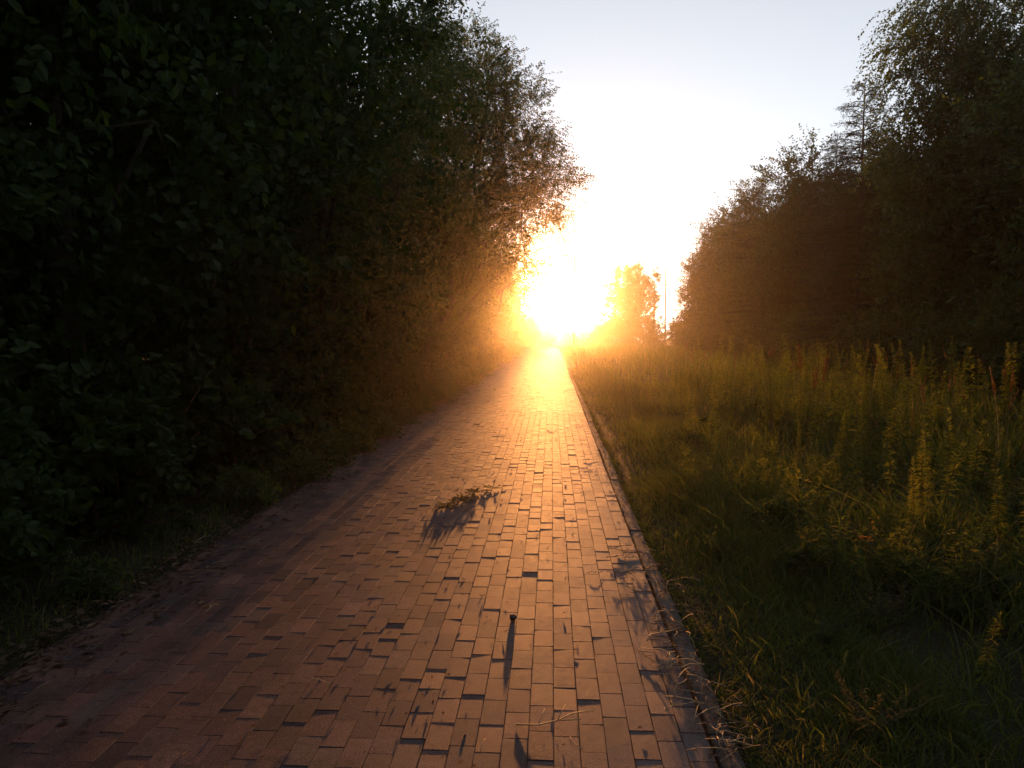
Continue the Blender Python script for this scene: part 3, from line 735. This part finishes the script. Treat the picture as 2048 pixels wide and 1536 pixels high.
# herbs low in the meadow
for i in range(26):
    y = 4.2 + 8 * rs.random() ** 1.3; x = 1.2 + rs.random() * y * .6
    plant_shrub(K_herb[i % 3], x, y, 'one of the low leafy herbs tangled in the grass right of the path', 'low herbs in the meadow grass', rs.uniform(.35, .75), rs.random() * 6.28, 'herb')
def clump_kind(seed, H, n_stem, spread, ll, lw, n_leaf, mat):
    """a clump of leafy stems of uneven height leaning apart"""
    r = np.random.default_rng(seed); tb = TB(); V = []; Fc = []; b = 0
    for k in range(n_stem):
        a = r.random() * 6.28; q = spread * math.sqrt(r.random()); h = H * r.uniform(.45, 1.05)
        foot = np.array([0, 0, -.03]); ln = q + r.uniform(.0, .25) * h; la = a + r.normal(0, .5)
        u = np.linspace(0, 1, 5)[:, None]
        pts = foot + np.array([math.cos(la) * ln, math.sin(la) * ln, 0]) * u ** 1.2 + np.array([0, 0, h]) * (u - .08 * u ** 3)
        tb.tube(pts, np.linspace(.0035, .0012, 5), 4)
        m = n_leaf; t = r.random(m) ** .7; uu = u[:, 0]
        base = np.stack([np.interp(t, uu, pts[:, c]) for c in range(3)], -1)
        aa = np.arange(m) * 2.4 + r.normal(0, .4, m); el = r.normal(.25, .35, m)
        ax = np.stack([np.cos(aa) * np.cos(el), np.sin(aa) * np.cos(el), np.sin(el)], -1)
        sc = (1.15 - .75 * t ** 2) * r.uniform(.6, 1.2, m)
        v, f = leaf_arrays(base, ax, r.normal(0, .35, (m, 3)) + [0, 0, 1.], ll * sc, lw * sc); V.append(v); Fc.append(f + b); b += len(v)
    return dict(name='leafy_weed', stem=tb.mesh('stem', M['stem']), crown=np_mesh('foliage', np.concatenate(V), np.concatenate(Fc), mat))
K_weed = [clump_kind(860, .95, 12, .34, .10, .017, 46, M['goldenrod']), clump_kind(861, .75, 14, .38, .06, .026, 40, M['grass']), clump_kind(862, 1.0, 10, .30, .12, .014, 50, M['grass']), clump_kind(863, .62, 16, .42, .075, .034, 32, M['leaf']), clump_kind(864, .85, 11, .4, .085, .02, 42, M['wilt'])]
for i in range(150):
    y = 3.6 + 14 * rs.random() ** 1.15; x = 1.15 + .35 * max(0, 6 - y) + rs.random() * y * .58
    if x > 8.5: x = 2 + 6 * rs.random()
    plant_shrub(K_weed[i % 5], x, y, 'one of the ragged clumps of green weeds filling the meadow between the goldenrods', 'ragged weeds in the meadow', rs.uniform(.55, 1.0) * min(1.0, .4 + .13 * x), rs.random() * 6.28, 'weed')
for i in range(34):
    y = 2.5 + 2.8 * rs.random(); x = 1.15 + rs.random() * (.35 + y * .5)
    plant_shrub(K_weed[(1, 3, 1, 4, 3)[i % 5]], x, y, 'one of the low broad-leaved weeds in the dark grass nearest the camera', 'low weeds in the near grass', rs.uniform(.26, .46), rs.random() * 6.28, 'weed')
# flowers
def flower_kind(seed, H, mat, n=16, pl=.02):
    r = np.random.default_rng(seed); tb = TB(); tb.tube([(0, 0, -.02), (.01, 0, H * .5), (0, .01, H)], [.003, .0025, .0015], 6)
    B = []; A = []
    for q in range(4):
        c = np.array([r.normal(0, .022), r.normal(0, .022), H + r.normal(0, .012)])
        tb.tube([(.002, .008, H * .9), tuple(c)], [.0014, .001], 4)
        for k in range(n // 2):
            a = k * 6.283 / (n // 2); B.append(c); A.append((math.cos(a), math.sin(a), .25))
    v, f = leaf_arrays(np.array(B), np.array(A), np.tile([0, 0, 1.], (len(B), 1)), np.full(len(B), pl), np.full(len(B), pl * .5))
    n2 = 22; a = np.arange(n2) * 2.4; z = np.linspace(.1, .85, n2) * H
    v2, f2 = leaf_arrays(np.stack([0 * z, 0 * z, z], -1), np.stack([np.cos(a), np.sin(a), .4 + 0 * a], -1), np.tile([0, 0, 1.], (n2, 1)), np.full(n2, .07), np.full(n2, .016))
    return dict(name='wildflower', stem=tb.mesh('stem', M['stem']), leaves=np_mesh('leaves', v2, f2, M['goldenrod']), flower=np_mesh('flower', v, f, mat))
def plant_flower(k, px, py, Y, H, label):
    p = at(px, py, Y); z = float(zg(p.x, Y)); t = empty(k['name'], (p.x, Y, z), 0, max(.3, (p.z - z) / H)); tag(t, label, 'flower')
    for q in ('stem', 'leaves', 'flower'): mobj(q, k[q], t)
plant_flower(flower_kind(1, .8, M['petal'], 16, .024), 1708, 862, 6.8, .8, 'pale yellow wildflower head, highest of the yellow flowers in the meadow')
plant_flower(flower_kind(2, .6, M['petal'], 12, .018), 1618, 962, 5.2, .6, 'small yellow wildflower low in the meadow nearest the path')
plant_flower(flower_kind(3, .6, M['petal'], 12, .016), 1910, 1065, 4.2, .6, 'small yellow wildflower low in the dark grass at the right edge')
p = at(1745, 1018, 4.9)
plant_shrub(shrub_kind('leafy_sprig', 1310, .42, .05, 6, .032, .02, M['rustleaf'], True, 5), p.x, p.y, 'sprig of glowing orange leaves in the middle of the dark meadow', None, 1.0, .9, 'sprig', None)
# the leafy sprig on the left edge that the sun catches
spr = shrub_kind('leafy_sprig', 1300, .22, .26, 60, .045, .026, M['goldenrod'], True, 9)
p = on_ground(515, 1000)
plant_shrub(spr, p.x, p.y, 'sunlit yellow-green sprig reaching onto the left path edge', None, 1.0, .4, 'herb')

# ------------------------------------------------------------------ litter on the path
def litter(x0, sx, y0, y1, n, seed, size):
    r = np.random.default_rng(seed)
    x = x0 + r.normal(0, sx, n); y = y0 + (y1 - y0) * r.random(n) ** 1.5
    z = np.where((x > -2.66) & (x < .75), zc(y) + .006, zg(x, y) + .015)
    a = r.random(n) * 6.28
    ax = np.stack([np.cos(a), np.sin(a), r.normal(.12, .2, n)], -1); nr = np.stack([r.normal(0, .35, n), r.normal(0, .35, n), np.ones(n)], -1)
    s = size * r.uniform(.35, 1.3, n) * (1 + .03 * y)
    return leaf_arrays(np.stack([x, y, z], -1), ax, nr, s, s * r.uniform(.3, .65, n), True)
v, f = litter(-2.56, .2, 2.6, 30, 5200, 1400, .042)
o = mobj('leaf_litter', np_mesh('leaf_litter', v, f, M['dead'])); tag(o, 'dead leaves gathered along the left path edge', 'leaf litter', kind='stuff')
v, f = litter(-1.0, 1.0, 2.6, 45, 1300, 1401, .019)
k = (v[:, 0].reshape(-1, 6)[:, 0] > -2.5) & (v[:, 0].reshape(-1, 6)[:, 0] < .6)
o = mobj('leaf_crumbs', np_mesh('leaf_crumbs', v.reshape(-1, 6, 3)[k].reshape(-1, 3), np.concatenate([np.arange(k.sum())[:, None] * 6 + np.array([q]) for q in ((0, 1, 2), (0, 2, 3), (0, 3, 4), (0, 4, 5))]), M['dead'])); tag(o, 'crumbs of dead leaf strewn over the bricks', 'litter', kind='stuff')
v, f = litter(.685, .055, 2.4, 30, 2600, 1402, .018)
o = mobj('joint_debris', np_mesh('joint_debris', v, f, M['dead'])); tag(o, 'fine debris caught along the right kerb joint', 'litter', kind='stuff')

def straw_mesh(seed, L=.2, rad=.0016, mat=None, kinks=1, fork=False, rise=.03):
    r = np.random.default_rng(seed); tb = TB()
    n = 3 + kinks
    x = np.linspace(-L / 2, L / 2, n); y = np.cumsum(r.normal(0, .02 * L / .2, n)); y -= y.mean()
    z = .004 + rise * np.abs(np.sin(np.linspace(.1, 2.6, n) + r.random())) * r.random()
    tb.tube(np.stack([x, y, z], -1), np.linspace(rad, rad * .6, n), 6)
    if fork:
        for q in range(3):
            i = r.integers(0, n - 1); e = np.array([x[i], y[i], z[i]]) + np.array([r.uniform(.02, .06), r.choice([-1, 1]) * r.uniform(.015, .05), r.uniform(.0, .02)]) * L / .2
            tb.tube([(x[i], y[i], z[i]), tuple(e)], [rad * .7, rad * .4], 4)
    return tb.mesh('dry_stalk', mat or M['straw'])
straws = [straw_mesh(1500 + i, .17, .0022, M['straw'], 1 + i % 2, i % 2 == 0) for i in range(6)]
twigs = [straw_mesh(1520 + i, .2, .0027, M['twig'], 2, True) for i in range(6)]
def lay(name, me, px, py, ang, label, cat, group=None, sc=1.0, zoff=.002):
    p = on_ground(px, py); o = mobj(name, me, None, (p.x, p.y, float(zc(p.y)) + zoff)); o.rotation_euler = (0, 0, ang); o.scale = (sc, sc, sc)
    return tag(o, label, cat, group)
# dry stalks heaped along the right kerb
r = np.random.default_rng(1600)
gk = 'dry stalks heaped along the right kerb'
for (cx, cyy, n, sp) in [(1265, 1112, 14, 26), (1290, 1150, 14, 30), (1318, 1185, 10, 30), (1345, 1245, 12, 34), (1345, 1300, 14, 36), (1372, 1345, 14, 36), (1400, 1400, 12, 34), (1435, 1440, 12, 32), (1452, 1500, 14, 30)]:
    for j in range(n):
        px = cx + r.normal(0, sp * .7); py = cyy + r.normal(0, sp * .7)
        tw = r.random() < .45
        lay('dry_twig' if tw else 'dry_stalk', (twigs if tw else straws)[int(r.integers(6))], px, py, r.random() * 6.28,
            'one of the brittle brown twigs heaped along the right kerb' if tw else 'one of the pale dry stalks heaped along the right kerb', 'twig' if tw else 'stalk', gk, r.uniform(.4, 1.1), .003 + .02 * r.random())
for i, (px, py, a, sc) in enumerate([(1318, 1200, .7, .9), (1320, 1280, .75, 1.5), (1340, 1330, .9, 1.3), (1365, 1380, 1.1, 1.0)]):
    lay('dry_stalk', straws[i], px, py, a, 'one of the long pale stalks jutting from the right kerb onto the bricks', 'stalk', 'long stalks jutting from the kerb', sc, .012)
# stray stalks on the left half
for i, (px, py, a, sc) in enumerate([(405, 1085, 1.0, .9), (437, 1130, 1.1, .5), (424, 1225, 1.2, .7), (341, 1310, 1.2, .35), (247, 1352, 1.6, .3), (88, 1378, 1.2, .4), (632, 1370, 2.3, .65), (15, 1430, 1.1, .4), (268, 1268, 1.0, .35), (600, 1025, .4, .6), (480, 1100, .3, .5)]):
    lay('dry_stalk', straws[i % 6], px, py, a, 'one of the short pale straws strewn over the shaded left bricks', 'straw', 'straws on the left bricks', sc * 1.25, .012)
# the long straw and small bits in the foreground
ls = straw_mesh(1700, .31, .0034, M['straw'], 2, True, .0)
me = ls; vv = np.empty(len(me.vertices) * 3, np.float32); me.vertices.foreach_get('co', vv); vv = vv.reshape(-1, 3); vv[:, 2] += .042 * np.clip((vv[:, 0] + .15) / .3, 0, 1); me.vertices.foreach_set('co', vv.ravel())
lay('dry_stalk', ls, 1112, 1450, .38, 'longest straw, lying propped across the bricks nearest the camera', 'straw')
lay('dry_stalk', straws[1], 1150, 1490, 2.0, 'bent grey straw right of the longest straw', 'straw', None, .6)
lay('dry_stalk', straws[0], 965, 1495, 1.0, 'short forked straw left of the longest straw', 'straw', None, .55)
lay('dry_stalk', straws[3], 1068, 1490, 1.7, 'thin straw just below the longest straw', 'straw', None, .4)
# small twigs and bits on the right half of the path
for i, (px, py, a, sc) in enumerate([(1180, 920, .1, .9), (1175, 940, .3, .6), (1190, 1147, .2, .5), (1120, 1030, .4, .4), (1165, 985, 1.2, .4), (1105, 852, .0, 1.0), (1160, 850, .1, .8), (1126, 742, .5, 1.0), (1150, 940, .2, .5), (1000, 870, .5, .6), (935, 920, 1.2, .6), (1066, 712, 2.6, 3.0)]):
    lay('dry_twig', twigs[i % 6], px, py, a, 'farthest dark twig on the left path edge, in the sun glare' if i == 11 else 'one of the small dark twigs dropped on the sunlit bricks', 'twig', None if i == 11 else 'small twigs on the sunlit bricks', sc)

# pebble with the long shadow
def rock(seed, rad):
    r = np.random.default_rng(seed); me = bpy.data.meshes.new('pebble')
    import bmesh
    bm = bmesh.new(); bmesh.ops.create_icosphere(bm, subdivisions=3, radius=1)
    for v in bm.verts:
        c = v.co; k = 1 + .10 * math.sin(3 * c.x + 1) * math.cos(4 * c.y) + .07 * math.sin(5 * c.z + 2 * c.x)
        v.co = Vector((c.x * 1.0, c.y * .95, c.z * .82)) * k * rad
    for fc in bm.faces: fc.smooth = True
    bm.to_mesh(me); bm.free(); me.materials.append(M['pebble']); return me
p = on_ground(1026, 1240)
o = mobj('pebble', rock(5, .021), None, (p.x, p.y, .0165)); tag(o, 'round dark pebble casting a long shadow down the bricks', 'pebble')
# broken leafy branch lying on the path
def branch_thing():
    r = np.random.default_rng(1800)
    a = on_ground(872, 1022); b = on_ground(985, 978)
    t = empty('fallen_branch', (a.x, a.y, 0)); tag(t, 'broken branch with wilted leaves lying across the middle of the path', 'branch')
    A = np.zeros(3); B = np.array([b.x - a.x, b.y - a.y, 0]); u = np.linspace(0, 1, 7)
    pts = A + (B - A) * u[:, None]; pts[:, 2] = .010 + .018 * np.sin(u * 3.0); pts[:, 0] += .02 * np.sin(u * 7)
    tb = TB(); tb.tube(pts, np.linspace(.005, .002, 7), 6)
    P = []; D = []
    for i in range(30):
        q = r.random() ** 1.1; c = np.array([np.interp(q, u, pts[:, k]) for k in range(3)])
        d = np.array([r.normal(.1, .5), r.normal(.1, .6), abs(r.normal(.05, .10)) * (1 - .6 * q)]); P.append(c); D.append(d)
        tb.tube([c, c + unit(d) * .1], [.0018, .001], 4)
    v, f = sprays(r, np.array(P), np.array(D), r.uniform(.08, .2, len(P)), 7, .06, .018, .15, True, .8)
    v[:, 2] = np.where(v[:, 2] > .03, .03 + (v[:, 2] - .03) * .35, v[:, 2])
    v[:, 2] = np.maximum(v[:, 2], .006 + .004 * r.random(len(v)))
    mobj('stem', tb.mesh('stem', M['twig']), t); mobj('leaves', np_mesh('leaves', v, f, M['wilt']), t)
branch_thing()

# ------------------------------------------------------------------ lamp post and poles
def lamp_post():
    Y = 46; p = at(1149, 512, Y); z = float(zg(p.x, Y)); h = p.z - z
    t = empty('street_lamp', (p.x, Y, z)); tag(t, 'thin street lamp with one short arm beside the far path', 'street lamp')
    tb = TB(); tb.tube([(0, 0, -.1), (0, 0, 1.0), (0, 0, 1.02), (0, 0, h)], [.075, .075, .055, .04], 10); mobj('post', tb.mesh('post', M['metal']), t)
    tb = TB(); tb.tube([(0, 0, h - .03), (-.25, 0, h + .01), (-.42, 0, h + .02)], [.025, .022, .02], 8); mobj('arm', tb.mesh('arm', M['metal']), t)
    x0, x1, z0 = -.78, -.36, h
    v = [(x0, -.07, z0), (x1, -.10, z0 - .01), (x1, .10, z0 - .01), (x0, .07, z0), (x0 + .02, -.05, z0 + .05), (x1, -.07, z0 + .08), (x1, .07, z0 + .08), (x0 + .02, .05, z0 + .05)]
    q = [(3, 2, 1, 0), (4, 5, 6, 7), (0, 1, 5, 4), (1, 2, 6, 5), (2, 3, 7, 6), (3, 0, 4, 7)]
    hd = mobj('lamp_head', np_mesh('lamp_head', v, q, M['metal']), t)
    v = [(x0 + .05, -.05, z0 - .012), (x1 - .06, -.07, z0 - .02), (x1 - .06, .07, z0 - .02), (x0 + .05, .05, z0 - .012), (x0 + .05, -.05, z0 - .003), (x1 - .06, -.07, z0 - .003), (x1 - .06, .07, z0 - .003), (x0 + .05, .05, z0 - .003)]
    mobj('lens', np_mesh('lens', v, q, M['glass']), hd)
lamp_post()
def utility(px, py, Y, label, arm):
    p = at(px, py, Y); z = float(zg(p.x, Y)); h = p.z - z
    t = empty('utility_pole', (p.x, Y, z)); tag(t, label, 'pole', 'poles in the gap')
    tb = TB(); tb.tube([(0, 0, -.2), (0, 0, h * .5), (0, 0, h)], [.16, .13, .09], 8); mobj('post', tb.mesh('post', M['wood']), t)
    if arm:
        zz = h * .80; tb = TB(); tb.tube([(-1.7, 0, zz), (0, 0, zz), (.3, 0, zz)], .07, 6); mobj('crossarm', tb.mesh('crossarm', M['wood']), t)
        for x in (-1.5, -.75):
            tb = TB(); tb.tube([(x, 0, zz + .06), (x, 0, zz + .16), (x, 0, zz + .3)], [.03, .07, .05], 8); mobj('insulator', tb.mesh('insulator', M['glass']), t)
utility(1332, 538, 122, 'taller thin pole with a crossarm in the gap beside the wood', True)
utility(1309, 560, 122, 'shorter thin pole standing next to the far rounded tree', False)

# ------------------------------------------------------------------ scattering volume added to imitate the lens glow round the sun
def glow_haze():
    m, n, out = new_mat('lens_glow_haze')
    vp = n.nodes.new('ShaderNodeVolumePrincipled')
    vp.inputs['Color'].default_value = (.98, .90, .80, 1); vp.inputs['Density'].default_value = HAZE_DENSITY; vp.inputs['Anisotropy'].default_value = HAZE_G
    n.links.new(vp.outputs[0], out.inputs['Volume'])
    zlo = float(zc(320)) - 8; zhi = 16.0
    x0, x1, y0, y1 = -262, 262, -32, 322
    v = [(x, y, z) for z in (zlo, zhi) for (x, y) in ((x0, y0), (x1, y0), (x1, y1), (x0, y1))]
    q = [(3, 2, 1, 0), (4, 5, 6, 7), (0, 1, 5, 4), (1, 2, 6, 5), (2, 3, 7, 6), (3, 0, 4, 7)]
    o = mobj('glow_haze', np_mesh('glow_haze', v, q, m)); tag(o, kind='stuff')
glow_haze()
